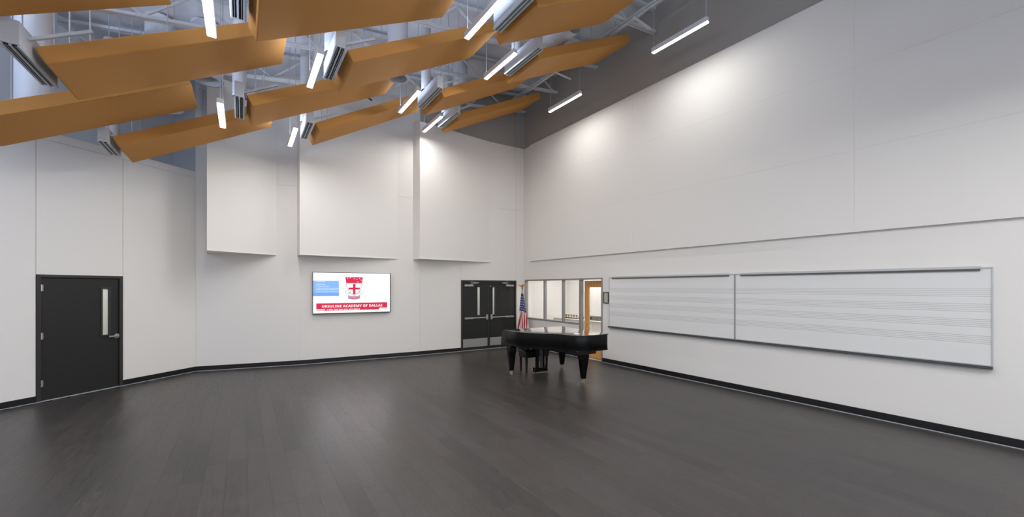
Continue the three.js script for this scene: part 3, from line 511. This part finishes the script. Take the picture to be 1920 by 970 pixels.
// ---------------------------------------------------------------- slot air diffusers at the low end of the clouds
function airSlot(label, [d0, , h0], e0, e1, off = 0.17, arm = 0.5) {
  const L = e1 - e0, y = EYE + h0 + 0.02, o = thing('air_diffuser', label, 'air diffuser', [d0 - off, y, -(e0 + e1) / 2], 0, 'slot air diffusers beside the clouds');
  part('plenum', [rbox(0.12, 0.24, L, 0, 0.122, 0, 0.004), rbox(0.135, 0.012, L + 0.02, 0, 0.008, 0, 0.003)], M.plenum, o);
  for (const x of [-0.03, 0.03]) { const sl = part('slot', rbox(0.03, 0.006, L - 0.03, x, 0.0, 0, 0.002), M.darkSlot, o, 'dark linear slot'); part('slot_blade', rbox(0.006, 0.012, L - 0.032, x, -0.002, 0, 0.002), M.plenum, sl); }
  part('slot_rim', [-0.054, 0, 0.054].map(x => rbox(0.018, 0.02, L, x, -0.004, 0, 0.002)), M.plenum, o);
  const rings = [], zc = -L * 0.18, top = Math.min(DECK(d0) - y - 0.25, 1.9);
  const pts = []; for (let k = 0; k <= 60; k++) { const v = k / 60; pts.push(new THREE.Vector2(0.095 + 0.006 * (k % 2), v * (top - 0.24))); }
  part('flexible_duct', new THREE.LatheGeometry(pts, 18).translate(0, 0.24, zc), M.flex, o, 'ribbed white flexible duct');
  part('hanger_rod', [rod([0.055, 0.2, L * 0.42], [0.055, DECK(d0) - y - 0.05, L * 0.42], 0.006, 6), rod([0.055, 0.2, -L * 0.42], [0.055, DECK(d0) - y - 0.05, -L * 0.42], 0.006, 6)], M.cable, o);
  part('support_arm', bar([0.06, 0.16, 0.3 * L], [arm, 0.16 + (arm - 0.075) * 0.6, 0.3 * L], 0.03), M.plenum, o);
}
airSlot('slot air diffuser at the far left end of the second cloud', CL.A2, 5.68, 6.6, 0.155);
airSlot('slot air diffuser above the single black door', CL.A2, 8.65, 9.4, 0.165, 0.13);
airSlot('slot air diffuser at the top edge, left of the largest-looking cloud', CL.B1, 4.0, 4.95);
airSlot('slot air diffuser above the left acoustic wedge', CL.B1, 6.98, 7.85);
airSlot('slot air diffuser left of the top centre cloud', CL.B2, 5.42, 6.35, 0.21);
airSlot('slot air diffuser above the left edge of the television wedge', CL.B2, 8.25, 9.2, 0.21);
airSlot('slot air diffuser at the top edge, beside the longest-looking light', CL.C1, 3.7, 4.7, 0.2);
airSlot('slot air diffuser above the left edge of the double door wedge', CL.C1, 6.7, 7.7, 0.2);
airSlot('slot air diffuser left of the farthest right cloud', CL.C2, 5.0, 6.0, 0.17);
airSlot('slot air diffuser left of the smallest-looking cloud', CL.C2, 8.0, 9.0, 0.2);

// ---------------------------------------------------------------- roof structure, ducts and pipes above the clouds
function joist(e, label, a = -8.9) {
  const o = thing('steel_joist', label, 'joist', [0, 0, -e], 0, 'painted open-web steel joists');
  const b = 7.56, dep = 0.62;
  part('top_chord', [bar([a, DECK(a) - 0.1, 0.03], [b, DECK(b) - 0.1, 0.03], 0.05), bar([a, DECK(a) - 0.1, -0.03], [b, DECK(b) - 0.1, -0.03], 0.05)], M.joist, o);
  part('bottom_chord', [bar([a + 0.6, DECK(a + 0.6) - dep, 0.03], [b, DECK(b) - dep, 0.03], 0.045), bar([a + 0.6, DECK(a + 0.6) - dep, -0.03], [b, DECK(b) - dep, -0.03], 0.045)], M.joist, o);
  for (let k = 0, x = a + 0.6; x + 0.62 < b; x += 0.62, k++) part('web_bar', bar([x, DECK(x) - (k % 2 ? 0.12 : dep - 0.02), 0], [x + 0.62, DECK(x + 0.62) - (k % 2 ? dep - 0.02 : 0.12), 0], 0.034), M.joist, o);
}
joist(2.6, 'open-web steel joist nearest the viewpoint, above the top edge');
joist(4.975, 'second open-web steel joist from the viewpoint');
joist(6.65, 'third open-web steel joist from the viewpoint', -7.7);
joist(8.2, 'fourth open-web steel joist from the viewpoint, second from the back wall', -5.6);
joist(9.74, 'open-web steel joist nearest the back wall', -3.8);
{
  const b = thing('steel_beam', 'wide-flange steel beam at the far left behind the slot diffuser', 'beam', [-2.95, 5.15, -6.5]);
  part('flange', rbox(0.2, 0.02, 3.8, 0, 0.01, 0), M.joist, b); part('flange', rbox(0.2, 0.02, 3.8, 0, 0.27, 0), M.joist, b); part('web', box(0.014, 0.25, 3.8, 0, 0.14, 0), M.joist, b);
  for (const z of [-1.35, 1.3]) part('hanger_rod', rod([0, 0.28, z], [0, DECK(-2.95) - 5.15, z], 0.012), M.cable, b);
}
function riser(label, d, e, r, y0, r0 = r) {
  const top = DECK(d) - y0 + 0.0, o = thing('ventilation_duct', label, 'duct', [d, y0, -e], 0, 'white round ventilation ducts under the roof');
  const pts = [new THREE.Vector2(r0, 0), new THREE.Vector2(r0, 0.02)]; for (let k = 0; k <= 40; k++) { const v = k / 40, rr = r0 + (r - r0) * Math.min(1, v * 1.6); pts.push(new THREE.Vector2(rr, 0.03 + v * (top - 0.06)), new THREE.Vector2(rr + 0.004, 0.03 + v * (top - 0.06) + 0.006)); }
  part('duct_wall', new THREE.LatheGeometry(pts, 32), M.duct, o);
  part('collar', new THREE.LatheGeometry([[r0 - 0.02, -0.0], [r0 + 0.015, 0], [r0 + 0.015, 0.05], [r0, 0.05]].map(p => new THREE.Vector2(...p)), 32), M.plenum, o);
}
riser('white round duct at the far left, beside the angled wall top', -2.64, 9.15, 0.21, 4.75);
riser('white flared duct at left, above the second cloud', -1.22, 9.25, 0.2, 5.25, 0.34);
riser('white round duct at left, right of the flared duct', -0.55, 9.2, 0.24, 5.9);
riser('white round duct above the top centre cloud', 2.35, 6.9, 0.18, 5.85);
riser('white round duct at the centre, above the double door wedge', 4.5, 8.5, 0.18, 6.6);
{
  const o = thing('ventilation_duct', 'white round duct lying level above the farthest right cloud', 'duct', [5.05, 6.95, -5.95], 0, 'white round ventilation ducts under the roof');
  const pts = []; for (let k = 0; k <= 70; k++) { const v = k / 70; pts.push(new THREE.Vector2(0.2, v * 1.8 - 0.9), new THREE.Vector2(0.204, v * 1.8 - 0.9 + 0.008)); }
  part('duct_wall', new THREE.LatheGeometry(pts, 28).rotateX(Math.PI / 2), M.duct, o);
  for (const z of [-0.42, 0.42]) part('hanger_strap', [bar([-0.21, 0, z], [-0.21, DECK(4.84) - 6.95, z], 0.03, 0.004), bar([0.21, 0, z], [0.21, DECK(5.26) - 6.95, z], 0.03, 0.004)], M.cable, o);
  const s = thing('channel_strut', 'pale channel strut with cross arms high along the right wall', 'strut', [6.5, EYE + 5.505, -5.2]);
  part('channel', [rbox(0.045, 0.042, 8.2, 0, 0.021, 0), rbox(0.018, 0.03, 8.2, -0.07, 0.02, 0)], M.joist, s);
  for (const e of [2.34, 4.71, 7.08]) part('cross_arm', rbox(0.6, 0.03, 0.045, 0.22, -0.016, 5.2 - e), M.joist, s);
  const p = thing('conduit_pipe', 'grey vertical conduit in the corner left of the left acoustic wedge', 'pipe', [V0[0] + 0.12, 5.5, -(V0[1] - 0.16)]);
  part('pipe', cyl(0.03, 0.03, DECK(V0[0]) - 5.56, 14), M.upper, p); for (const y of [0.3, 1.0]) part('clamp', rbox(0.09, 0.03, 0.07, 0, y, -0.02, 0.004), M.plenum, p);
  const c = thing('black_cable', 'loose black cable looped above the clouds at the centre', 'cable', [1.7, 6.35, -9.2]);
  part('cable', tube([[-0.5, -0.1, 0], [-0.3, 0.12, 0.02], [-0.05, 0.05, 0], [0.2, 0.22, 0], [0.5, 0.2, 0], [0.8, 0.05, 0.03]], 0.018), M.black, c);
  part('hanger_wire', rod([0.2, 0.2, 0], [0.2, DECK(1.9) - 6.35, 0], 0.006, 6), M.cable, c);
}

renderer.render(scene, camera);
